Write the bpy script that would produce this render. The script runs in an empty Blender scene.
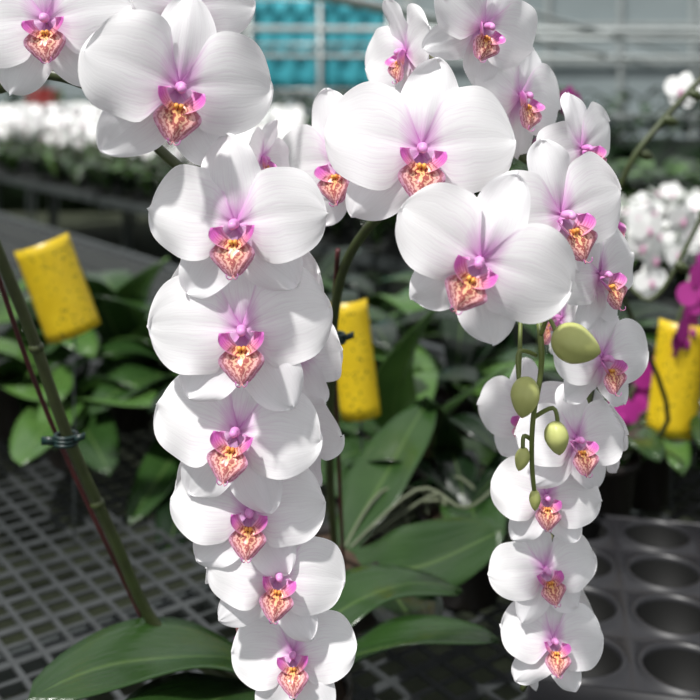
import bpy, math, random
from mathutils import Vector, Matrix, Euler
random.seed(7)
CAMZ=1.30; HOR=90.0; F=1000.0; BZ=0.68
def P(u,v,d): return Vector(((u-350)*d/F, d, CAMZ-(v-HOR)*d/F))
def lin(c):
    return tuple(((x/255.0)/12.92 if x/255.0<=0.04045 else ((x/255.0+0.055)/1.055)**2.4) for x in c)+(1.0,)
COL=bpy.context.scene.collection
# ---------------- materials
def newmat(name):
    m=bpy.data.materials.new(name); m.use_nodes=True
    nt=m.node_tree; nt.nodes.clear()
    out=nt.nodes.new('ShaderNodeOutputMaterial')
    b=nt.nodes.new('ShaderNodeBsdfPrincipled')
    nt.links.new(b.outputs[0],out.inputs[0])
    return m,nt,b,out
def mth(nt,op,a,b=None,c=None,clamp=False):
    n=nt.nodes.new('ShaderNodeMath'); n.operation=op; n.use_clamp=clamp
    for i,x in enumerate((a,b,c)):
        if x is None: continue
        if isinstance(x,(int,float)): n.inputs[i].default_value=x
        else: nt.links.new(x,n.inputs[i])
    return n.outputs[0]
def mix(nt,f,a,b):
    n=nt.nodes.new('ShaderNodeMix'); n.data_type='RGBA'
    for s,x in ((0,f),(6,a),(7,b)):
        if isinstance(x,(int,float,tuple)): n.inputs[s].default_value=x
        else: nt.links.new(x,n.inputs[s])
    return n.outputs[2]
def noise(nt,scale,vec=None,detail=3):
    n=nt.nodes.new('ShaderNodeTexNoise'); n.inputs['Scale'].default_value=scale; n.inputs['Detail'].default_value=detail
    if vec is not None: nt.links.new(vec,n.inputs['Vector'])
    return n.outputs[0]
def uv(nt):
    n=nt.nodes.new('ShaderNodeUVMap'); n.uv_map='UVMap'
    s=nt.nodes.new('ShaderNodeSeparateXYZ'); nt.links.new(n.outputs[0],s.inputs[0])
    return s.outputs[0],s.outputs[1],n.outputs[0]
def objco(nt):
    return nt.nodes.new('ShaderNodeTexCoord').outputs['Object']
def scaled(nt,vec,s):
    n=nt.nodes.new('ShaderNodeMapping'); nt.links.new(vec,n.inputs[0]); n.inputs['Scale'].default_value=s
    return n.outputs[0]
def bump(nt,b,h,st,dist=0.001):
    n=nt.nodes.new('ShaderNodeBump'); n.inputs['Strength'].default_value=st; n.inputs['Distance'].default_value=dist
    nt.links.new(h,n.inputs['Height']); nt.links.new(n.outputs[0],b.inputs['Normal'])
def translucent(nt,b,out,col,f):
    t=nt.nodes.new('ShaderNodeBsdfTranslucent'); m=nt.nodes.new('ShaderNodeMixShader')
    if isinstance(col,tuple): t.inputs[0].default_value=col
    else: nt.links.new(col,t.inputs[0])
    m.inputs[0].default_value=f
    nt.links.new(b.outputs[0],m.inputs[1]); nt.links.new(t.outputs[0],m.inputs[2]); nt.links.new(m.outputs[0],out.inputs[0])
def simple(name,c,rough=0.5,nscale=20,c2=None,metal=0,bs=0):
    m,nt,b,out=newmat(name)
    n=noise(nt,nscale,objco(nt))
    c2=c2 or tuple(max(0,x*0.75) for x in c)
    nt.links.new(mix(nt,n,lin(c2),lin(c)),b.inputs['Base Color'])
    b.inputs['Roughness'].default_value=rough; b.inputs['Metallic'].default_value=metal
    if bs: bump(nt,b,n,bs,0.002)
    return m
def petal_mat(name,base,reach,strength):
    m,nt,b,out=newmat(name)
    t,s,vec=uv(nt)
    nz=noise(nt,5,vec)
    f=mth(nt,'SUBTRACT',1.0,mth(nt,'DIVIDE',mth(nt,'ADD',t,mth(nt,'MULTIPLY',mth(nt,'SUBTRACT',nz,0.5),0.20)),reach),clamp=True)
    f=mth(nt,'MULTIPLY',mth(nt,'POWER',f,1.25),strength)
    wob=mth(nt,'ADD',mth(nt,'MULTIPLY',s,1.0),mth(nt,'MULTIPLY',nz,0.05))
    cb=nt.nodes.new('ShaderNodeCombineXYZ'); nt.links.new(mth(nt,'MULTIPLY',t,1.6),cb.inputs[0]); nt.links.new(mth(nt,'MULTIPLY',wob,40.0),cb.inputs[1])
    vein=noise(nt,1.0,cb.outputs[0],3)
    near=mth(nt,'SUBTRACT',0.85,t,clamp=True)
    fv=mth(nt,'MULTIPLY',mth(nt,'SUBTRACT',vein,0.46,clamp=True),near,clamp=True)
    f=mth(nt,'ADD',f,mth(nt,'MULTIPLY',fv,0.90),clamp=True)
    base2=tuple(x-8 for x in base)
    cw=mix(nt,mth(nt,'MULTIPLY',mth(nt,'SUBTRACT',vein,0.35,clamp=True),2.0,clamp=True),lin(base),lin(base2))
    c=mix(nt,f,cw,lin((208,102,200)))
    nt.links.new(c,b.inputs['Base Color'])
    b.inputs['Roughness'].default_value=0.42
    b.inputs['Specular IOR Level'].default_value=0.4
    bump(nt,b,vein,0.18,0.0009)
    translucent(nt,b,out,c,0.28)
    return m
def lip_side_mat():
    m,nt,b,out=newmat('lip_side_lobe')
    t,s,vec=uv(nt)
    nz=noise(nt,6,vec)
    w=mth(nt,'SINE',mth(nt,'ADD',mth(nt,'MULTIPLY',s,44.0),mth(nt,'MULTIPLY',nz,6.0)))
    stripes=mth(nt,'MULTIPLY',mth(nt,'ADD',mth(nt,'MULTIPLY',w,1.5),0.15,clamp=True),mth(nt,'SUBTRACT',0.85,t,clamp=True))
    c=mix(nt,mth(nt,'MULTIPLY',t,1.8,clamp=True),lin((246,190,160)),lin((214,112,196)))
    a=mth(nt,'ABSOLUTE',mth(nt,'SUBTRACT',s,0.5))
    e=mth(nt,'POWER',mth(nt,'MULTIPLY',a,2.0),3.0)
    c=mix(nt,mth(nt,'MULTIPLY',e,0.6),c,lin((248,210,238)))
    c=mix(nt,stripes,c,lin((180,34,96)))
    nt.links.new(c,b.inputs['Base Color']); b.inputs['Roughness'].default_value=0.36
    translucent(nt,b,out,c,0.22)
    return m
def lip_mid_mat():
    m,nt,b,out=newmat('lip_mid_lobe')
    t,s,vec=uv(nt)
    a=mth(nt,'ABSOLUTE',mth(nt,'SUBTRACT',s,0.5))
    nz=noise(nt,10,vec)
    w=mth(nt,'SINE',mth(nt,'ADD',mth(nt,'MULTIPLY',a,40.0),mth(nt,'ADD',mth(nt,'MULTIPLY',t,10.0),mth(nt,'MULTIPLY',nz,13.0))))
    stripes=mth(nt,'MULTIPLY',mth(nt,'ADD',mth(nt,'MULTIPLY',w,2.2),0.7,clamp=True),mth(nt,'SUBTRACT',0.97,mth(nt,'MULTIPLY',t,0.30)))
    c=mix(nt,t,lin((246,198,86)),lin((242,186,196)))
    e=mth(nt,'POWER',mth(nt,'MULTIPLY',a,2.0),1.8)
    c=mix(nt,mth(nt,'MULTIPLY',e,0.9),c,lin((238,176,220)))
    c=mix(nt,mth(nt,'MULTIPLY',stripes,mth(nt,'SUBTRACT',1.0,mth(nt,'MULTIPLY',e,0.45))),c,lin((156,24,54)))
    nt.links.new(c,b.inputs['Base Color']); b.inputs['Roughness'].default_value=0.32
    translucent(nt,b,out,c,0.18)
    return m
def leaf_mat(name,c1,c2,rough=0.22):
    m,nt,b,out=newmat(name)
    t,s,vec=uv(nt)
    o=objco(nt)
    n=noise(nt,11,o)
    c=mix(nt,n,lin(c1),lin(c2))
    a=mth(nt,'ABSOLUTE',mth(nt,'SUBTRACT',s,0.5))
    rib=mth(nt,'SUBTRACT',1.0,mth(nt,'MULTIPLY',a,24.0),clamp=True)
    c=mix(nt,mth(nt,'MULTIPLY',rib,0.35),c,lin((104,128,72)))
    nt.links.new(c,b.inputs['Base Color'])
    b.inputs['Roughness'].default_value=rough
    v=noise(nt,1.0,scaled(nt,vec,(4,20,1)),3)
    bump(nt,b,v,0.40,0.003)
    translucent(nt,b,out,c,0.08)
    return m
M_PET=petal_mat('petal_white',(254,253,254),0.27,0.9)
M_SEP=petal_mat('sepal_white',(251,250,252),0.44,0.9)
M_LS=lip_side_mat(); M_LM=lip_mid_mat()
M_COLUMN=simple('orchid_column',(236,182,226),0.4,60,(204,104,188))
M_CALLUS=simple('lip_callus',(244,204,90),0.4,200,(208,90,50))
M_PED=simple('pedicel_green',(176,184,140),0.45,30,(156,138,120))
M_STEM=simple('flower_stem',(74,88,46),0.4,40,(48,48,32))
M_STAKE=simple('support_stake',(92,40,42),0.45,40,(56,30,32))
M_CLIP=simple('stem_clip',(20,48,46),0.4,40)
M_LEAF=leaf_mat('orchid_leaf',(22,44,20),(52,80,36))
M_LEAF2=leaf_mat('orchid_leaf_light',(44,78,34),(88,120,58))
M_LEAFD=leaf_mat('orchid_leaf_dark',(10,23,12),(28,46,25))
M_BUD=simple('orchid_bud',(208,210,136),0.42,45,(164,172,94),bs=0.08)
M_BUDT=simple('orchid_bud_tip',(196,176,120),0.42,35,(176,132,100))
M_ROOT=simple('aerial_root',(110,118,92),0.6,60,(66,72,54),bs=0.2)
M_POT=simple('pot_plastic',(38,32,29),0.45,10,(22,19,18))
M_BARK=simple('bark_medium',(76,56,40),0.9,90,(36,26,20),bs=0.8)
# ---------------- mesh builder
class MB:
    def __init__(s): s.v=[];s.f=[];s.uv=[];s.mi=[];s.mats=[]
    def mat(s,m):
        if m not in s.mats: s.mats.append(m)
        return s.mats.index(m)
    def grid(s,pts,uvs,m,wrap=False):
        nu=len(pts); nv=len(pts[0]); base=len(s.v); k=s.mat(m)
        for r in pts: s.v+= [tuple(p) for p in r]
        for i in range(nu-1):
            for j in range(nv-1 if not wrap else nv):
                j2=(j+1)%nv
                s.f.append((base+i*nv+j,base+i*nv+j2,base+(i+1)*nv+j2,base+(i+1)*nv+j))
                s.uv.append((uvs[i][j],uvs[i][j2],uvs[i+1][j2],uvs[i+1][j])); s.mi.append(k)
    def poly(s,pts,m,uvs=None):
        b=len(s.v); s.v+=[tuple(p) for p in pts]; s.f.append(tuple(range(b,b+len(pts))))
        s.uv.append(tuple(uvs or [(0.5,0.5)]*len(pts))); s.mi.append(s.mat(m))
    def box(s,c,ax,ay,az,m):
        c=Vector(c);ax=Vector(ax);ay=Vector(ay);az=Vector(az)
        b=len(s.v)
        for i in (-1,1):
            for j in (-1,1):
                for k in (-1,1): s.v.append(tuple(c+ax*i+ay*j+az*k))
        for q in ((0,1,3,2),(4,6,7,5),(0,4,5,1),(2,3,7,6),(0,2,6,4),(1,5,7,3)):
            s.f.append(tuple(b+x for x in q)); s.uv.append(((0,0),(1,0),(1,1),(0,1))); s.mi.append(s.mat(m))
    def tube(s,pts,rad,m,n=8,sub=6,caps=True):
        pp=catmull(pts,sub) if len(pts)>2 else [Vector(p) for p in pts]
        N=len(pp); rings=[];uvs=[]
        prev=None
        for i,p in enumerate(pp):
            t=(pp[min(i+1,N-1)]-pp[max(i-1,0)]).normalized()
            if prev is None:
                a=Vector((0,0,1)) if abs(t.z)<0.9 else Vector((1,0,0))
                x=t.cross(a).normalized()
            else:
                x=(prev-t*prev.dot(t)).normalized()
            prev=x; y=t.cross(x)
            r=rad if isinstance(rad,(int,float)) else rad(i/(N-1))
            rings.append([p+(x*math.cos(2*math.pi*k/n)+y*math.sin(2*math.pi*k/n))*r for k in range(n)])
            uvs.append([(i/(N-1),k/n) for k in range(n)])
        b=len(s.v)
        s.grid(rings,uvs,m,wrap=True)
        if caps:
            s.f.append(tuple(b+k for k in range(n))[::-1]); s.uv.append(tuple([(0,0)]*n)); s.mi.append(s.mat(m))
            e=b+(N-1)*n
            s.f.append(tuple(e+k for k in range(n))); s.uv.append(tuple([(0,0)]*n)); s.mi.append(s.mat(m))
    def ell(s,c,R,m,nu=10,nv=12,prof=None):
        rings=[];uvs=[]
        for i in range(nu+1):
            th=math.pi*i/nu; z=-math.cos(th); r=math.sin(th)+1e-4
            rings.append([]);uvs.append([])
            for j in range(nv):
                ph=2*math.pi*j/nv
                k=prof(z,ph) if prof else 1
                rings[-1].append(Vector(c)+R@Vector((r*k*math.cos(ph),r*k*math.sin(ph),z))); uvs[-1].append((i/nu,j/nv))
        s.grid(rings,uvs,m,wrap=True)
    def make(s,name,parent=None,smooth=True,solid=0,M=None):
        me=bpy.data.meshes.new(name)
        vs=s.v if M is None else [tuple(M@Vector(v)) for v in s.v]
        me.from_pydata(vs,[],s.f)
        for m in s.mats: me.materials.append(m)
        u=me.uv_layers.new(name='UVMap')
        flat=[]
        for q in s.uv:
            for a in q: flat+= [a[0],a[1]]
        u.data.foreach_set('uv',flat)
        me.polygons.foreach_set('material_index',s.mi)
        me.polygons.foreach_set('use_smooth',[smooth]*len(s.f))
        me.update()
        o=bpy.data.objects.new(name,me); COL.objects.link(o)
        if parent is not None:
            o.parent=parent; o.matrix_parent_inverse=Matrix.Translation(-parent.location)
        if solid:
            md=o.modifiers.new('thickness','SOLIDIFY'); md.thickness=solid; md.offset=0
        return o
def catmull(pts,sub):
    pts=[Vector(p) for p in pts]; out=[]
    for i in range(len(pts)-1):
        p0=pts[max(i-1,0)];p1=pts[i];p2=pts[i+1];p3=pts[min(i+2,len(pts)-1)]
        for k in range(sub):
            t=k/sub
            out.append(0.5*((2*p1)+(p2-p0)*t+(2*p0-5*p1+4*p2-p3)*t*t+(3*p1-p0-3*p2+p3)*t**3))
    out.append(pts[-1]); return out
def empty(name,loc):
    e=bpy.data.objects.new(name,None); e.location=loc; e.empty_display_size=0.05; COL.objects.link(e); return e
# ---------------- orchid flower
def sstep(x): x=max(0,min(1,x)); return x*x*(3-2*x)
def petal(mb,L,W,ang,back,side,y0,rng,kind,nu=26,nv=22):
    a=math.radians(ang); d=Vector((math.cos(a),0,math.sin(a))); p=Vector((-math.sin(a),0,math.cos(a)))
    ph=rng.uniform(0,6.28); amp=rng.uniform(0.014,0.036); ph2=rng.uniform(0,6.28); ph3=rng.uniform(0,6.28); ph4=rng.uniform(0,6.28)
    ex=rng.uniform(2.0,2.4)
    sgn=1 if math.cos(a)>0 else -1
    pts=[];uvs=[]
    for i in range(nu+1):
        t=(1-math.cos(math.pi*i/nu))/2
        if kind=='petal':
            w=W*(max(0,1-abs(2*t-1)**ex))**(1/2.0)*(0.42+0.58*sstep(t/0.30))
        else:
            tt=t**0.95
            w=W*(max(0,1-abs(2*tt-1)**ex))**(1/1.8)*(0.66+0.34*sstep(t/0.34))
        row=[];ur=[]
        for j in range(nv+1):
            s=-1+2*j/nv
            r=0.0+t*(L+0.05)
            lat=s*w*(1+0.02*math.sin(ph4+11*t+s))
            if kind=='petal':
                up=s*sgn
                lat+= sgn*0.05*math.sin(math.pi*t)
                r+=(0.035*up*math.sin(math.pi*t))
            r+=(0.016*math.sin(ph3+4.5*s)+0.006*math.sin(ph4+13*s))*t*t
            y=y0+back*t*t*L+side*lat*lat/max(W,0.01)
            if kind=='petal': y-=0.05*math.sin(math.pi*t)
            else: y-=0.04*math.sin(math.pi*t)
            y+=amp*math.sin(ph+5*t+3.2*s)*t+amp*1.6*abs(s)**3*math.sin(ph2+10*t+ (2 if s>0 else 0))
            y-=0.020*math.exp(-(s*7)**2)*(1-t)*(-1 if kind=='petal' else 1)
            q=d*r+p*lat; q.y=y
            row.append(q);ur.append((t,s*0.5+0.5))
        pts.append(row);uvs.append(ur)
    mb.grid(pts,uvs,M_PET if kind=='petal' else M_SEP)
def flower_mesh(rng,openness=1.0,nu=26,nv=22):
    mb=MB()
    j=lambda a:rng.uniform(-a,a)
    bk=lambda:(1-openness)*-0.9+j(0.12)
    petal(mb,0.90+j(.05),0.32+j(.035),90+j(7),0.12+bk(),0.07,0.045,rng,'sepal',nu,nv)
    petal(mb,0.90+j(.05),0.325+j(.03),-53+j(7),0.12+bk(),0.07,0.07,rng,'sepal',nu,nv)
    petal(mb,0.90+j(.05),0.325+j(.03),-127+j(7),0.12+bk(),0.07,0.07,rng,'sepal',nu,nv)
    petal(mb,0.95+j(.03),0.53+j(.035),7+j(6),0.12+bk(),0.06,0.0,rng,'petal',nu,nv)
    petal(mb,0.95+j(.03),0.53+j(.035),173+j(6),0.12+bk(),0.06,-0.004,rng,'petal',nu,nv)
    mb.ell((0,-0.11,0.01),Matrix(((0.06,0,0),(0,0.045,-0.11),(0,0.05,0.03))),M_COLUMN,8,10)
    mb.ell((0,-0.205,-0.005),Matrix(((0.048,0,0),(0,0.04,0),(0,0,0.046))),M_COLUMN,8,10)
    for sg in (-1,1):
        pts=[];uvs=[]
        for i in range(15):
            t=i/14
            row=[];ur=[]
            for k in range(13):
                s=-1+2*k/12
                w=0.145*math.sqrt(max(0.0,1-abs(2*t-1)**2.4))*(0.70+0.40*t)+0.012*(1-t)
                out=0.03+0.19*math.sin(t*1.95)
                up=-0.25+0.28*t
                fwd=-0.14-0.05*t
                x=sg*(out+0.07*s*t-0.04*s*s)
                row.append(Vector((x,fwd-s*w*0.85-0.05*math.sin(math.pi*t),up-0.45*s*w*(1-0.4*t)-0.04*t**3)))
                ur.append((t,s*.5+.5))
            pts.append(row);uvs.append(ur)
        mb.grid(pts,uvs,M_LS)
    pts=[];uvs=[]
    for i in range(19):
        t=i/18
        c=Vector((0,-0.13-0.22*math.sin(t*1.6)+0.06*t*t,-0.16-0.37*t**1.1))
        w=0.08+0.150*math.exp(-((t-0.45)/0.30)**2)+0.025*t
        if t>0.76: w*=math.sqrt(max(0.03,1-((t-0.76)/0.24)**2))
        k1=-0.85*(1-t)+0.75*t
        row=[];ur=[]
        for k in range(17):
            s=-1+2*k/16
            row.append(c+Vector((s*w,k1*w*s*s-0.016*math.exp(-(s*4)**2)+0.006*math.sin(9*s+8*t),(0.35-0.5*t)*w*s*s)))
            ur.append((t,s*.5+.5))
        pts.append(row);uvs.append(ur)
    mb.grid(pts,uvs,M_LM)
    tip=pts[-1][8]
    for sg in (-1,1):
        mb.tube([tip+Vector((0,0.01,0.02)),tip+Vector((sg*0.02,-0.03,-0.02)),tip+Vector((sg*0.055,-0.06,0.0)),tip+Vector((sg*0.06,-0.06,0.04))],0.006,M_LS,5,3)
    for sg in (-1,1):
        mb.ell((sg*0.024,-0.215,-0.175),Matrix(((0.026,0,0),(0,0.04,0),(0,0,0.03))),M_CALLUS,6,8)
    mb.ell((0,0.09,0),Matrix(((0.05,0,0),(0,0,0.09),(0,0.05,0))),M_PED,6,8)
    return mb
def rot(yaw,pitch,roll):
    return (Matrix.Rotation(math.radians(yaw),3,'Z')@Matrix.Rotation(math.radians(pitch),3,'X')@Matrix.Rotation(math.radians(roll),3,'Y'))
def add_flower(parent,u,v,d,Rp,yaw,pitch,roll,stem=None,openness=1.0):
    rng=random.Random(int(u*13+v*7))
    mb=flower_mesh(rng,openness)
    R=Rp*d/F
    c=P(u,v,d); Q=rot(yaw+rng.uniform(-4,4),pitch+rng.uniform(-4,4),roll+rng.uniform(-3,3))
    M=Matrix.Translation(c)@Q.to_4x4()@Matrix.Scale(R,4)
    o=mb.make('orchid_flower',parent,M=M)
    if stem:
        b0=c+Q@Vector((0,0.14*R,0)); b1=c+Q@Vector((0,0.45*R,-0.03*R))
        near=min(stem,key=lambda s:(s-(b1+Vector((0,0.0,0.012)))).length)
        mid=(b1+near)/2+Vector((0,0.004,-0.004))
        t=MB(); t.tube([b0,b1,mid,near],lambda x:0.0017+0.0006*(1-x),M_PED,7,5)
        t.make('pedicel',parent)
    return o
def leaf(mb,base,ctrl,tip,W,m,fold=0.25,roll=0.0,nu=20,nv=8,drop=0.0):
    base,ctrl,tip=Vector(base),Vector(ctrl),Vector(tip)
    pts=[];uvs=[]
    for i in range(nu+1):
        t=i/nu
        p=base*(1-t)**2+ctrl*2*t*(1-t)+tip*t*t
        tg=((ctrl-base)*(1-t)+(tip-ctrl)*t).normalized()
        side=tg.cross(Vector((0,0,1)))
        if side.length<1e-3: side=Vector((1,0,0))
        side.normalize()
        side=Matrix.Rotation(roll,3,tg)@side
        nrm=side.cross(tg).normalized()
        w=W*(0.38+0.62*sstep(t/0.45))*(max(0,1-max(0,(t-0.55)/0.45)**2.3))**0.6
        row=[];ur=[]
        for j in range(nv+1):
            s=-1+2*j/nv
            row.append(p+side*(s*w)+nrm*(fold*w*abs(s)**1.3+0.06*W*math.sin(9*t+3*s)))
            ur.append((t,s*.5+.5))
        pts.append(row);uvs.append(ur)
    mb.grid(pts,uvs,m)
def pot(parent,x,y,z0=BZ+0.004,h=0.105,r=0.055):
    mb=MB()
    prof=[(0.0,z0),(r*0.72,z0),(r*0.76,z0+0.004),(r*0.95,z0+h*0.86),(r*1.06,z0+h*0.87),(r*1.08,z0+h),(r*1.0,z0+h),(r*0.97,z0+h*0.9)]
    rings=[[Vector((x+q*math.cos(2*math.pi*k/28),y+q*math.sin(2*math.pi*k/28),zz)) for k in range(28)] for q,zz in prof]
    mb.grid(rings,[[(0,0)]*28 for _ in prof],M_POT,wrap=True)
    rings=[[Vector((x+q*math.cos(2*math.pi*k/28),y+q*math.sin(2*math.pi*k/28),z0+h*0.9+0.006*(1-q/r))) for k in range(28)] for q in (r*0.97,r*0.5,0.0005)]
    mb.grid(rings,[[(0,0)]*28 for _ in range(3)],M_BARK,wrap=True)
    return mb.make('pot',parent)
# ================= LEFT CASCADE PLANT
crL=P(285,690,0.86)
plantL=empty('white_phalaenopsis_orchid',(crL.x,crL.y,BZ))
stL=[crL+Vector((0,0,-0.01)),P(215,672,0.86),P(155,625,0.85),P(112,535,0.82),P(68,437,0.79),P(30,330,0.76),P(-10,230,0.72),P(-35,150,0.69),P(-15,98,0.665),P(40,74,0.65),P(105,95,0.645),P(160,150,0.645),P(205,190,0.645),P(238,240,0.645),P(243,340,0.645),P(243,430,0.645),P(250,520,0.65),P(272,590,0.655),P(290,660,0.66)]
mb=MB(); mb.tube(stL,lambda x:0.0052-0.0030*x,M_STEM,10,6)
for i in (20,29,40,50):
    q=catmull(stL,6); mb.ell(q[i],Matrix(((.0062,0,0),(0,.0062,0),(0,0,.005))),M_STEM,8,10)
mb.make('flower_stem',plantL)
sL=catmull(stL,6)[45:]
mb=MB(); mb.tube([P(152,640,0.862),P(50,420,0.80),P(-15,235,0.735),P(-60,80,0.69)],0.0019,M_STAKE,8,5); mb.make('support_stake',plantL)
def clip(parent,p,r=0.007):
    mb=MB()
    for k in range(-1,2):
        ring=[p+Vector((r*math.cos(a*math.pi/6),r*math.sin(a*math.pi/6),k*0.003)) for a in range(13)]
        mb.tube(ring,0.0016,M_CLIP,6,2)
    mb.box(p+Vector((-0.012,-0.004,0)),(0.006,0,0),(0,0.0015,0),(0,0,0.003),M_CLIP)
    mb.box(p+Vector((0.011,-0.004,0.002)),(0.005,0,0.002),(0,0.0015,0),(0,0,0.0025),M_CLIP)
    mb.make('stem_clip',parent)
clip(plantL,P(66,439,0.792),0.0085)
pot(plantL,crL.x,crL.y)
FL=[ # u v d R yaw pitch roll open
(236,224,.570,93,-3,-7,-1,1),(242,330,.577,93,7,-12,-3,1),(237,432,.583,86,-8,-13,5,1),
(249,512,.590,76,6,-18,6,1),(278,576,.590,71,14,-18,14,1),(293,655,.597,64,2,-22,-5,1),
(46,20,.60,84,10,0,-6,1),(179,87,.565,99,20,2,13,1),(186,6,.62,70,12,4,10,1),
(290,280,.652,62,135,-5,4,1),(296,352,.655,64,140,-8,8,1),(294,428,.655,64,138,-8,-5,1),(284,492,.655,62,132,-10,0,1),
(190,296,.655,50,-120,-5,0,1),(194,385,.655,56,-115,-8,8,1),(208,470,.655,56,-120,-8,0,1),(226,548,.66,46,-110,-8,0,1),
(302,596,.66,44,120,-10,0,1),(252,614,.66,42,-50,-12,0,1),(262,158,.64,42,60,5,20,.6)]
for f in FL: add_flower(plantL,*f[:7],stem=sL,openness=f[7])
mb=MB()
cz=crL
leaf(mb,cz,P(190,615,0.84),P(26,704,0.74),0.045,M_LEAF,0.18)
leaf(mb,cz,P(340,560,0.92),P(462,592,0.95),0.034,M_LEAF,0.2)
leaf(mb,cz+Vector((0,0,-.004)),P(390,622,0.86),P(498,640,0.84),0.034,M_LEAF,0.2,roll=-0.15)
leaf(mb,cz,P(200,690,0.78),P(110,745,0.70),0.035,M_LEAF,0.2)
leaf(mb,cz,P(330,640,0.99),P(285,590,1.1),0.036,M_LEAFD,0.2)
mb.make('leaves',plantL,solid=0.0012)
# ================= RIGHT CASCADE PLANT
crR=P(338,560,1.12)
plantR=empty('white_phalaenopsis_orchid',(crR.x,crR.y,BZ))
stR=[crR+Vector((0,0,-0.02)),P(331,500,1.05),P(330,400,0.92),P(338,290,0.81),P(368,228,0.75),P(420,190,0.70),P(480,150,0.672),P(535,165,0.665),P(572,225,0.665),P(590,300,0.67),P(592,380,0.675),P(575,450,0.68),P(556,510,0.685),P(548,580,0.69),P(540,650,0.69),P(522,690,0.69)]
mb=MB(); mb.tube(stR,lambda x:0.0044-0.0024*x,M_STEM,10,6); mb.make('flower_stem',plantR)
sR=catmull(stR,6)[24:]
mb=MB(); mb.tube([P(345,600,1.10),P(336,400,0.93),P(334,320,0.84),P(338,250,0.78)],0.0020,M_STAKE,8,5); mb.make('support_stake',plantR)
clip(plantR,P(335,338,0.845),0.008)
pot(plantR,crR.x,crR.y)
FR=[(421,149,.600,97,0,-2,6,1),(480,260,.535,93,-10,2,24,1),(340,162,.655,76,-24,-2,-10,1),
(562,215,.60,84,28,-3,-6,1),(582,148,.645,58,40,-2,-12,1),(485,26,.62,68,30,8,28,1),(406,52,.65,58,-62,0,-20,.7),
(520,96,.65,68,38,0,24,1),(600,274,.625,64,32,-6,-8,1),(603,358,.635,62,26,-8,8,1),(576,440,.64,61,16,-12,10,1),
(528,414,.68,54,-30,-8,-8,1),(546,497,.645,54,4,-14,5,1),(545,570,.65,55,10,-18,-6,1),(553,641,.65,55,12,-20,6,1),
(606,222,.67,56,75,-5,0,1),(600,425,.68,46,110,-8,0,1),(562,318,.69,52,-80,-5,0,1),(572,600,.70,32,120,-8,0,1),(528,655,.70,32,-80,-10,0,1)]
for f in FR: add_flower(plantR,*f[:7],stem=sR,openness=f[7])
def bud(mb,c,axis,L,Wd,m,tip=True):
    z=Vector(axis).normalized(); x=z.cross(Vector((0,1,0.1))).normalized(); y=z.cross(x)
    R=Matrix((x*Wd,y*Wd,z*L)).transposed()
    def prof(zz,ph): return (1-0.22*max(0,zz))*(1-0.10*abs(math.cos(1.5*ph))**8)*(1.0-0.10*zz)
    mb.ell(c,R,m,18,42,prof)
    if tip: mb.ell(Vector(c)+z*L*0.93,Matrix((x*Wd*.18,y*Wd*.18,z*L*.12)).transposed(),M_BUDT,6,8)
stB=[sR[14],P(530,250,0.62),P(540,330,0.575),P(541,370,0.57),P(533,420,0.57),P(532,465,0.575),P(536,504,0.58)]
M_BST=simple('bud_stalk',(128,140,74),0.4,40,(92,104,54))
mb=MB()
mb.tube(stB,lambda x:0.0021-0.0008*x,M_BST,8,6)
mb.tube([P(522,260,.60),P(520,345,.572),P(519,375,.565)],0.0013,M_BST,7,5)
def ped(a,b,c): mb.tube([a,b,c],0.0013,M_BST,7,5)
bud(mb,P(576,344,.56),(1,0,-0.35),0.0140,0.0114,M_BUD); ped(P(541,335,.572),P(548,318,.568),P(556,332,.562))
bud(mb,P(525,397,.56),(-0.15,0,-1),0.0114,0.0082,M_BUD); ped(P(536,355,.571),P(519,352,.565),P(519,382,.562))
bud(mb,P(557,438,.565),(0.15,0,-1),0.0094,0.0070,M_BUD); ped(P(533,418,.571),P(553,408,.568),P(558,424,.567))
bud(mb,P(522,459,.57),(-0.3,0,-1),0.0068,0.0042,M_BUD); ped(P(532,440,.573),P(524,436,.571),P(523,448,.57))
bud(mb,P(535,500,.578),(0,0,-1),0.0060,0.0034,M_BUD)
mb.make('bud_spray',plantR)
mb=MB()
c=crR
leaf(mb,c,P(400,590,1.05),P(505,530,1.0),0.044,M_LEAF,0.15,roll=0.7)
leaf(mb,c,P(380,480,1.2),P(430,400,1.28),0.04,M_LEAF,0.2)
leaf(mb,c,P(420,520,1.25),P(470,470,1.35),0.042,M_LEAFD,0.2)
leaf(mb,c,P(280,540,1.15),P(200,560,1.2),0.04,M_LEAFD,0.2)
leaf(mb,c,P(430,600,1.0),P(400,640,0.93),0.038,M_LEAFD,0.2)
mb.make('leaves',plantR,solid=0.0012)
mb=MB()
rng=random.Random(5)
for k in range(8):
    a=P(410+rng.uniform(-30,30),500+rng.uniform(-14,14),1.2+rng.uniform(-.05,.05))
    dx=rng.uniform(0.0,0.12)
    b=a+Vector((dx*0.5,rng.uniform(-.05,.05),rng.uniform(-0.02,0.03))); e=a+Vector((dx,rng.uniform(-.05,.05),rng.uniform(-0.06,0.0)))
    mb.tube([crR+Vector((0.0,0,0)),a,b,e],0.0018,M_ROOT,6,5)
mb.make('aerial_roots',plantR)
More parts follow.
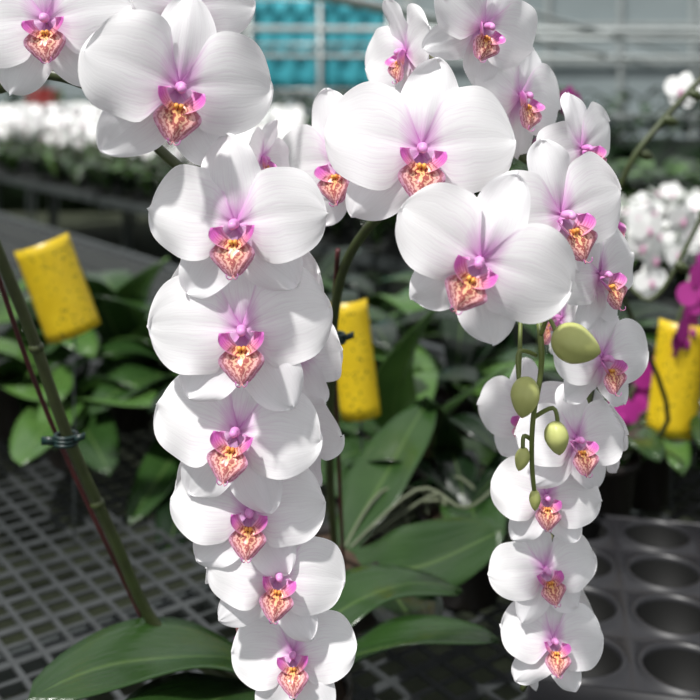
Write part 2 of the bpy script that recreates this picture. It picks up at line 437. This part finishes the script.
# ================= MID-GROUND ORCHID PLANTS (foliage)
def foliage(name,x,y,rng,n=6,L=0.20,W=0.033,hand=None,mats=(M_LEAF,M_LEAF,M_LEAFD,M_LEAF2)):
    e=empty(name,(x,y,BZ)); pot(e,x,y)
    c=Vector((x,y,BZ+0.10)); mb=MB(); a0=rng.uniform(0,6.28)
    if hand:
        for (ct,tp,w,m,rl) in hand: leaf(mb,c,ct,tp,w,m,0.2,roll=rl)
    for k in range(n):
        a=a0+k*2.4+rng.uniform(-.3,.3); l=L*rng.uniform(.75,1.15); h=rng.uniform(0.35,0.95)
        d=Vector((math.cos(a),math.sin(a),0))
        leaf(mb,c,c+d*l*0.45+Vector((0,0,l*h*0.8)),c+d*l+Vector((0,0,l*(h-0.45))),W*rng.uniform(.8,1.15),rng.choice(mats),0.22,roll=rng.uniform(-.2,.2),nu=14,nv=6)
    mb.make('leaves',e,solid=0.0012)
    return e
rng=random.Random(11)
LM3=(M_LEAF,M_LEAF2,M_LEAF,M_LEAF2)
g=P(405,500,1.40)
foliage('potted_orchid_plant',g.x,g.y,rng,6,0.2,hand=[
 (P(370,380,1.4),P(448,296,1.3),0.042,M_LEAF2,0.3),(P(420,430,1.4),P(514,362,1.3),0.034,M_LEAF2,0.2),
 (P(450,480,1.4),P(425,396,1.25),0.04,M_LEAF,-0.2),(P(350,450,1.35),P(345,500,1.2),0.04,M_LEAF,0)])
g=P(130,435,1.85)
foliage('potted_orchid_plant',g.x,g.y,rng,7,0.26,0.046,mats=LM3,hand=[
 (P(110,300,1.8),P(168,258,1.7),0.046,M_LEAF2,0.2),(P(120,330,1.8),P(88,278,1.7),0.040,M_LEAF,0.2),
 (P(130,380,1.7),P(175,385,1.6),0.046,M_LEAF2,0.2),(P(140,340,1.8),P(184,292,1.8),0.046,M_LEAF2,0)])
g=P(20,455,1.80)
foliage('potted_orchid_plant',g.x,g.y,rng,7,0.26,0.046,mats=LM3,hand=[
 (P(20,370,1.7),P(62,400,1.55),0.055,M_LEAF2,0.2),(P(50,420,1.7),P(85,432,1.6),0.04,M_LEAF,0.2),(P(0,380,1.75),P(-40,350,1.7),0.05,M_LEAF2,0.2)])
g=P(75,478,1.66)
foliage('potted_orchid_plant',g.x,g.y,rng,6,0.21,0.042,mats=LM3,hand=[(P(60,400,1.6),P(22,465,1.36),0.046,M_LEAF2,0.1),(P(90,390,1.62),P(158,405,1.50),0.044,M_LEAF2,0.1),(P(70,400,1.6),P(110,475,1.40),0.042,M_LEAF,0.0)])
g=P(205,470,1.70)
foliage('potted_orchid_plant',g.x,g.y,rng,7,0.22,0.042,hand=[(P(190,430,1.6),P(130,525,1.42),0.038,M_LEAF,0.0),(P(180,400,1.65),P(112,385,1.6),0.042,M_LEAF2,0.0),(P(190,480,1.55),P(165,560,1.35),0.034,M_LEAFD,0.0)])
g=P(640,520,1.50)
foliage('potted_orchid_plant',g.x,g.y,rng,6,0.2,hand=[(P(640,430,1.5),P(590,500,1.38),0.038,M_LEAF2,0),(P(660,440,1.5),P(710,470,1.4),0.038,M_LEAF,0)])
g=P(465,560,1.22)
foliage('potted_orchid_plant',g.x,g.y,rng,5,0.17,mats=(M_LEAFD,M_LEAF))
spots=[(-.02,1.75),(.18,1.7),(.40,1.80),(-.2,1.95),(.02,2.0),(.25,2.0),(.48,2.05),(-.42,2.04),(-.1,2.3),(.15,2.3),(.4,2.3),(.66,2.3),(-.12,1.55),(.1,2.6),(.4,2.6),(-.68,1.97),(-.82,1.75)]
for (x,y) in spots:
    if 0.8*x+0.6*y<1.5:
        foliage('potted_orchid_plant',x+rng.uniform(-.02,.02),y+rng.uniform(-.02,.02),rng,8,0.25,0.038,mats=(M_LEAF,M_LEAFD,M_LEAFD,M_LEAF2))
# ================= BENCHES
A=Vector((-0.6,0.8,0)); B=Vector((0.8,0.6,0)); Z=Vector((0,0,1))
M_MESH=simple('bench_mesh_dark',(74,77,78),0.36,30,(38,41,41))
M_METAL=simple('galvanised_metal',(84,90,90),0.4,12,(52,56,56),metal=0.3)
M_DARKTOP=simple('far_bench_mat',(34,38,36),0.8,12,(20,24,22))
def bench(name,b0,b1,a0,a1,sp=0.034,mesh=True,mat=M_MESH):
    e=empty(name,A*((a0+a1)/2)+B*((b0+b1)/2))
    mb=MB()
    if mesh:
        n=int((b1-b0)/sp)
        for i in range(n+1):
            mb.box(A*((a0+a1)/2)+B*(b0+i*sp)+Z*(BZ-0.002),A*((a1-a0)/2),B*0.0030,Z*0.002,mat)
        n=int((a1-a0)/sp)
        for i in range(n+1):
            mb.box(A*(a0+i*sp)+B*((b0+b1)/2)+Z*(BZ-0.0022),A*(0.0062 if i%2 else 0.0030),B*((b1-b0)/2),Z*0.0015,mat)
    else:
        mb.box(A*((a0+a1)/2)+B*((b0+b1)/2)+Z*(BZ-0.01),A*((a1-a0)/2),B*((b1-b0)/2),Z*0.009,mat)
    mb.make('bench_top',e,smooth=False)
    if mesh:
        mb=MB()
        b=b0+0.05
        while b<b1-0.1:
            mb.box(A*((2.7+a1-.05)/2)+B*(b+0.09)+Z*(BZ+0.0015),A*((a1-.05-2.7)/2),B*0.085,Z*0.0012,M_DARKTOP); b+=0.20
        mb.make('dark_strips',e,smooth=False)  # thin dark strips laid over the mesh to darken its far end
    mb=MB()
    for b in (b0,b1):
        mb.box(A*((a0+a1)/2)+B*b+Z*(BZ-0.015),A*((a1-a0)/2),B*0.012,Z*0.02,M_METAL)
    for a in (a0,a1):
        mb.box(A*a+B*((b0+b1)/2)+Z*(BZ-0.015),A*0.012,B*((b1-b0)/2),Z*0.02,M_METAL)
    k=int((a1-a0)/1.2)
    for i in range(k+1):
        a=a0+0.1+(a1-a0-0.2)*i/k
        mb.box(A*a+B*((b0+b1)/2)+Z*(BZ-0.055),A*0.015,B*((b1-b0)/2),Z*0.02,M_METAL)
        for b in (b0+0.15,b1-0.15):
            mb.box(A*a+B*b+Z*(BZ/2-0.04),A*0.02,B*0.02,Z*(BZ/2-0.04),M_METAL)
    mb.make('bench_frame',e,smooth=False)
    return e
bench('mesh_plant_bench',-0.9,1.6,-1.6,6.6)
bench('far_plant_bench',2.3,4.3,-3.0,9.1,mesh=False,mat=M_DARKTOP)
M_TRAY=simple('tray_plastic',(38,38,41),0.42,8,(25,25,28))
M_CUP=simple('tray_cup_shade',(12,13,10),0.7,30,(5,5,5))  # near-black cup colour paints in the shade down the tray holes
def tray(cx,cy,nx,ny,p=0.098,r=0.039):
    e=MB(); th=math.radians(-12)
    X=Vector((math.cos(th),math.sin(th),0));Y=Vector((-math.sin(th),math.cos(th),0))
    z=BZ+0.06; O=Vector((cx,cy,0)); N=32
    for i in range(nx):
        for j in range(ny):
            c=O+X*((i+0.5-nx/2)*p)+Y*((j+0.5-ny/2)*p)
            def sq(k):
                a=2*math.pi*k/N+math.pi/4; q=1/max(abs(math.cos(a)),abs(math.sin(a)))
                return (math.cos(a)*q*p/2,math.sin(a)*q*p/2)
            def ringf(rr,zz): return [c+X*rr*math.cos(2*math.pi*k/N+math.pi/4)+Y*rr*math.sin(2*math.pi*k/N+math.pi/4)+Z*zz for k in range(N)]
            rings=[[c+X*sq(k)[0]+Y*sq(k)[1]+Z*z for k in range(N)]]
            for rr,zz in ((r+0.006,z),(r+0.005,z+0.004),(r+0.001,z+0.004),(r,z-0.002)): rings.append(ringf(rr,zz))
            e.grid(rings,[[(0,0)]*N for _ in rings],M_TRAY,wrap=True)
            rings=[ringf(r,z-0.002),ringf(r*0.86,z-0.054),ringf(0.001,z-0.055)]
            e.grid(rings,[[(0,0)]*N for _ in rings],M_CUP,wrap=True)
    w=nx*p/2;h=ny*p/2
    for s in (-1,1):
        e.box(O+X*s*w+Z*(BZ+0.032),X*0.002,Y*h,Z*0.029,M_TRAY)
        e.box(O+Y*s*h+Z*(BZ+0.032),X*w,Y*0.002,Z*0.029,M_TRAY)
    return e.make('pot_carrier_tray')
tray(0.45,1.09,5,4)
# ================= WHITE ORCHID BED on far bench
M_BW=simple('distant_petal_white',(250,250,248),0.6,5,(240,242,240))
M_BP=simple('distant_lip_pink',(216,150,186),0.5,5)
M_MAG=simple('distant_petal_magenta',(176,44,142),0.5,20,(130,26,104))
def small_flower(mb,c,R,Q,mw,mc,n=9):
    for (ang,L,W,y) in ((90,.95,.36,.05),(-57,.9,.36,.05),(-123,.9,.36,.05),(12,1,.52,0),(168,1,.52,0)):
        a=math.radians(ang);d=Vector((math.cos(a),0,math.sin(a)));p=Vector((-math.sin(a),0,math.cos(a)))
        pts=[]
        for k in range(n):
            t=2*math.pi*k/n
            q=d*(L*(0.5-0.5*math.cos(t)))+p*(W*math.sin(t)); q.y=y+0.12*(1-math.cos(t))*0.5
            pts.append(c+Q@(q*R))
        mb.poly(pts,mw)
    mb.ell(c+Q@Vector((0,-0.12*R,-0.15*R)),(Q@Matrix(((.14,0,0),(0,.12,0),(0,0,.25))))*R,mc,4,6)
rng=random.Random(3)
mb=MB()
for k in range(4200):
    a=rng.uniform(-2.0,9.0); b=rng.uniform(2.4,4.2)
    q=A*a+B*b
    if q.x>-0.35:
        if q.x<0.7 or b>3.0 or rng.random()<0.35: continue
        zt=rng.uniform(0.82,0.95)
    else: zt=rng.uniform(0.95,1.16)
    c=q+Z*zt
    small_flower(mb,c,rng.uniform(.042,.054),rot(rng.uniform(-80,80),rng.uniform(-50,10),rng.uniform(-20,20)),M_BW,M_BP,8)
bed=empty('white_orchid_bed',A*4.0+B*3.3+Z*BZ)
mb.make('bed_flowers',bed,smooth=False)
mb=MB()
for k in range(800):
    a=rng.uniform(-2.6,9.0); b=rng.uniform(2.35,4.2)
    c=A*a+B*b+Z*(BZ+0.0)
    low=c.x>-0.35
    mb.tube([c,c+Vector((rng.uniform(-.03,.03),0,.12)),c+Vector((rng.uniform(-.06,.06),0,.24 if low else .38))],0.004,M_STEM,5,2)
    up=1.6 if (low and (b>3.0 or c.x<.7)) else 1.0
    for q in range(5):
        t=rng.uniform(0,6.28); d=Vector((math.cos(t),math.sin(t),0)); l=rng.uniform(.14,.24)*up
        leaf(mb,c+Z*0.04,c+d*l*.5+Z*(0.06+l*.8),c+d*l+Z*(0.06+l*.5),0.036,rng.choice((M_LEAF,M_LEAFD,M_LEAF2)),0.2,nu=6,nv=3)
mb.make('bed_foliage',bed)
def far_spray(name,crown,path,mats,R=0.036,n=9,seed=1,spread=0.03):
    rng=random.Random(seed)
    e=empty(name,(crown.x,crown.y,BZ)); pot(e,crown.x,crown.y)
    mb=MB(); pp=[crown+Z*0.0]+path
    mb.tube(pp,0.0032,M_STEM,7,5)
    cm=catmull(pp,8)[-8*(len(path)-1):]
    for k in range(n):
        s=cm[int((k+0.5)/n*(len(cm)-1))]
        c=s+Vector((rng.uniform(-spread,spread),-0.03,rng.uniform(-spread,spread)))
        Q=rot(rng.uniform(-50,50),rng.uniform(-15,15),rng.uniform(-15,15))
        small_flower(mb,c,R,Q,mats[0],mats[1],14)
        mb.tube([c+Q@Vector((0,.01,0)),s],0.0015,M_STEM,5)
    mb.make('flower_spray',e,smooth=False)
    mb=MB()
    for q in range(5):
        t=rng.uniform(0,6.28); d=Vector((math.cos(t),math.sin(t),0)); l=rng.uniform(.12,.18)
        leaf(mb,crown,crown+d*l*.5+Z*(l*.7),crown+d*l+Z*(l*.3),0.034,rng.choice((M_LEAF,M_LEAFD)),0.2,nu=10,nv=4)
    mb.make('leaves',e,solid=0.0012)
def cr(x,y): return Vector((x,y,BZ+0.10))
far_spray('white_phalaenopsis_orchid',cr(.62,1.74),[P(760,290,1.72),P(720,225,1.7),P(655,235,1.72),P(645,285,1.72)],(M_BW,M_BP),0.032,9,4,.035)
far_spray('white_phalaenopsis_orchid',cr(.80,1.98),[P(775,300,1.98),P(740,225,1.95),P(690,235,1.95),P(665,270,1.95)],(M_BW,M_BP),0.034,9,8,.045)
far_spray('white_phalaenopsis_orchid',cr(.68,1.56),[P(785,250,1.5),P(770,130,1.5),P(715,92,1.5),P(668,85,1.5)],(M_BW,M_BP),0.030,4,9,.014)
far_spray('magenta_phalaenopsis_orchid',cr(.50,1.63),[P(640,430,1.55),P(648,380,1.5),P(632,390,1.45),P(628,415,1.45)],(M_MAG,M_MAG),0.032,6,2,.02)
far_spray('magenta_phalaenopsis_orchid',cr(.56,1.43),[P(735,390,1.4),P(728,300,1.4),P(695,270,1.4),P(682,310,1.38),P(672,335,1.38)],(M_MAG,M_MAG),0.032,8,6,.02)
far_spray('magenta_phalaenopsis_orchid',cr(.27,1.54),[P(545,300,1.5),P(548,150,1.5),P(562,98,1.5),P(575,108,1.5)],(M_MAG,M_MAG),0.024,4,3,.01)
mb=MB()
c=cr(.35,1.41)
e=empty('orchid_flower_spike',(c.x,c.y,BZ)); pot(e,c.x,c.y)
mb.tube([c,P(668,420,1.3),P(610,260,1.15),P(625,175,1.1),P(665,118,1.1),P(720,60,1.1)],0.0034,M_STEM,8,6)
mb.tube([P(610,260,1.15),P(650,300,1.12),P(690,240,1.12),P(720,170,1.12)],0.0024,M_STEM,8,6)
for (u,v) in ((640,150),(665,116),(690,90),(700,210),(676,262)):
    bud(mb,P(u+6,v+5,1.1),(1,0,-.4),0.009,0.006,M_STEM,False)
mb.make('spike',e)
mb=MB()
for q in range(4):
    t=q*1.6+.3; d=Vector((math.cos(t),math.sin(t),0)); leaf(mb,c,c+d*.07+Z*.09,c+d*.13+Z*.04,0.03,M_LEAF,0.2)
mb.make('leaves',e,solid=0.0012)
# ================= YELLOW STICKY TRAPS
def trap_mat():
    m,nt,b,out=newmat('trap_yellow')
    o=objco(nt)
    v=nt.nodes.new('ShaderNodeTexVoronoi'); v.inputs['Scale'].default_value=170; nt.links.new(o,v.inputs['Vector'])
    n=noise(nt,40,o)
    sp=mth(nt,'LESS_THAN',v.outputs['Distance'],0.28)
    c=mix(nt,n,lin((206,172,18)),lin((240,210,44)))
    c=mix(nt,mth(nt,'MULTIPLY',sp,mth(nt,'GREATER_THAN',n,0.50)),c,lin((86,70,20)))
    nt.links.new(c,b.inputs['Base Color']); b.inputs['Roughness'].default_value=0.35
    translucent(nt,b,out,c,0.15)
    return m
M_TRAP=trap_mat()
def trap(c,w,h,tilt,yaw,curv=0.75):
    e=empty('yellow_sticky_trap',(c.x,c.y,BZ))
    Q=rot(yaw,0,tilt); mb=MB(); pts=[];uvs=[]
    for i in range(11):
        row=[]
        for j in range(17):
            s=-1+2*j/16; t=-1+2*i/10; a=s*curv*1.6
            row.append(c+Q@Vector((w/2*math.sin(a)/math.sin(curv*1.6) ,-w*0.5*(math.cos(a)-1)-0.0,t*h/2)))
        pts.append(row);uvs.append([(i/10,j/16) for j in range(17)])
    mb.grid(pts,uvs,M_TRAP); mb.make('card',e,solid=0.0012)
    mb=MB(); b=c+Q@Vector((0,0.012,-h/2)); t=c+Q@Vector((0,0.012,h*0.42))
    mb.tube([t,c+Q@Vector((0,0.012,0)),b,b+Vector((0,0.0,-0.06)),Vector((b.x,b.y,BZ+0.002))],0.0013,M_METAL,6,5)
    mb.make('wire_holder',e)
trap(P(57,291,1.35),0.074,0.135,-19,14)
trap(P(354,362,1.25),0.050,0.148,-7,0)
trap(P(680,382,1.35),0.066,0.155,7,-8)
# ================= GREENHOUSE
M_FLOOR=simple('floor_gravel_dark',(52,60,34),0.9,9,(14,16,12),bs=0.4)
mb=MB(); mb.box((2,5,-0.05),(14,0,0),(0,12,0),(0,0,0.05),M_FLOOR); mb.make('floor',smooth=False)
M_WALL=simple('polycarbonate_wall',(166,176,178),0.5,0.7,(112,124,126))
M_FRAME=simple('greenhouse_frame',(196,202,200),0.4,5,(146,152,152),metal=0.3)
mb=MB()
mb.box((2,16.0,2.5),(14,0,0),(0,0.03,0),(0,0,2.5),M_WALL)
for i in range(25): mb.box((-11.8+i*1.15,15.93,2.5),(0.03,0,0),(0,0.04,0),(0,0,2.5),M_FRAME)
for z in (0.9,1.75,2.35,3.2,4.4): mb.box((2,15.90,z),(13.9,0,0),(0,0.03,0),(0,0,0.03),M_FRAME)
mb.make('wall_back',smooth=False)
mb=MB(); mb.box((-12,5,2.5),(0.03,0,0),(0,10.9,0),(0,0,2.5),M_WALL); mb.make('wall_left',smooth=False)
mb=MB(); mb.box((16,5,2.5),(0.03,0,0),(0,10.9,0),(0,0,2.5),M_WALL); mb.make('wall_right',smooth=False)
mb=MB()
def pipe(a,b,r): mb.tube([Vector(a),Vector(b)],r,M_FRAME,12,2)
pipe((-1.85,-.8,1.62),(4.6,14.5,1.62),0.022)
pipe((-1.7,0.0,1.78),(4.9,14.5,1.78),0.018)
pipe((-3,9,1.86),(9,9.0,1.80),0.03)
pipe((-3,9,1.62),(9,9.0,1.56),0.02)
pipe((-2,12.9,2.0),(12,12.9,1.9),0.03)
mb.make('irrigation_pipes')
mb=MB()
for x in (-5.5,0.55,3.3,5.8): pipe((x,9.08,0.002),(x,9.08,4.2),0.045)
for x in (-4.0,2.2,4.6,7.0): pipe((x,13.0,0.002),(x,13.0,4.2),0.05)
mb.make('greenhouse_posts')
M_CYAN=simple('shade_cloth_cyan',(70,176,188),0.7,2,(44,140,156))
mb=MB(); pts=[];uvs=[]
for i in range(7):
    pts.append([Vector((-0.98+1.35*j/30,10.0+0.03*math.sin(j*1.3),1.28+0.95*i/6)) for j in range(31)]); uvs.append([(0,0)]*31)
mb.grid(pts,uvs,M_CYAN)
for x in (-1.0,-0.3,0.39): mb.box((x,9.95,1.15),(0.02,0,0),(0,0.02,0),(0,0,1.15),M_FRAME)
for z in (1.3,1.75,2.2): mb.box((-.3,9.94,z),(0.7,0,0),(0,0.015,0),(0,0,0.012),M_FRAME)
mb.make('cyan_shade_screen',solid=0.004)
mb=MB(); rng=random.Random(21)
for k in range(1300):
    c=Vector((rng.uniform(-8,10),rng.uniform(10.6,12.4),rng.uniform(0.2,1.22)))
    t=rng.uniform(0,6.28); d=Vector((math.cos(t),math.sin(t),0)); l=.35
    leaf(mb,c,c+d*l*.5+Z*.2,c+d*l+Z*.05,.07,rng.choice((M_LEAF,M_LEAFD)),0.2,nu=4,nv=2)
for i in range(6): mb.box((1,10.7+i*.35,.35),(9,0,0),(0,.05,0),(0,0,.35),M_LEAFD)
mb.make('distant_crop_row')
M_RED=simple('crate_red',(170,40,36),0.5,5)
mb=MB()
cx,cy=-2.95,9.6
for k in range(4):
    for sy in (-.1,.1): mb.box((cx,cy+sy,1.14+k*.05),(.12,0,0),(0,.005,0),(0,0,.018),M_RED)
    for sx in (-.12,.12): mb.box((cx+sx,cy,1.14+k*.05),(.005,0,0),(0,.1,0),(0,0,.018),M_RED)
mb.box((cx,cy,1.115),(.12,0,0),(0,.1,0),(0,0,.005),M_RED)
for sx in (-.11,.11):
    for sy in (-.09,.09): mb.box((cx+sx,cy+sy,.557),(.012,0,0),(0,.012,0),(0,0,.555),M_METAL)
mb.make('red_crate_stand',smooth=False)
# ================= LIGHT / WORLD / CAMERA
w=bpy.data.worlds.new('greenhouse_sky'); w.use_nodes=True; bpy.context.scene.world=w
bg=w.node_tree.nodes['Background']; bg.inputs[0].default_value=(0.95,0.97,1.0,1); bg.inputs[1].default_value=0.72
sun=bpy.data.lights.new('sun','SUN'); sun.energy=4.7; sun.angle=math.radians(3); sun.color=(1,0.98,0.95)
so=bpy.data.objects.new('sun',sun); COL.objects.link(so)
d=Vector((0.36,0.42,-1.0)); so.rotation_euler=d.to_track_quat('-Z','Y').to_euler(); so.location=(-1,-1,4)
cam=bpy.data.cameras.new('camera'); co=bpy.data.objects.new('camera',cam); COL.objects.link(co)
co.location=(0,0,CAMZ); co.rotation_euler=(math.radians(90),0,0)
cam.sensor_width=36; cam.lens=36*F/700; cam.shift_y=-(350-HOR)/700; cam.clip_start=0.02
cam.dof.use_dof=True; cam.dof.focus_distance=0.60; cam.dof.aperture_fstop=7
bpy.context.scene.camera=co
try: bpy.context.scene.view_settings.view_transform='Standard'
except Exception: pass
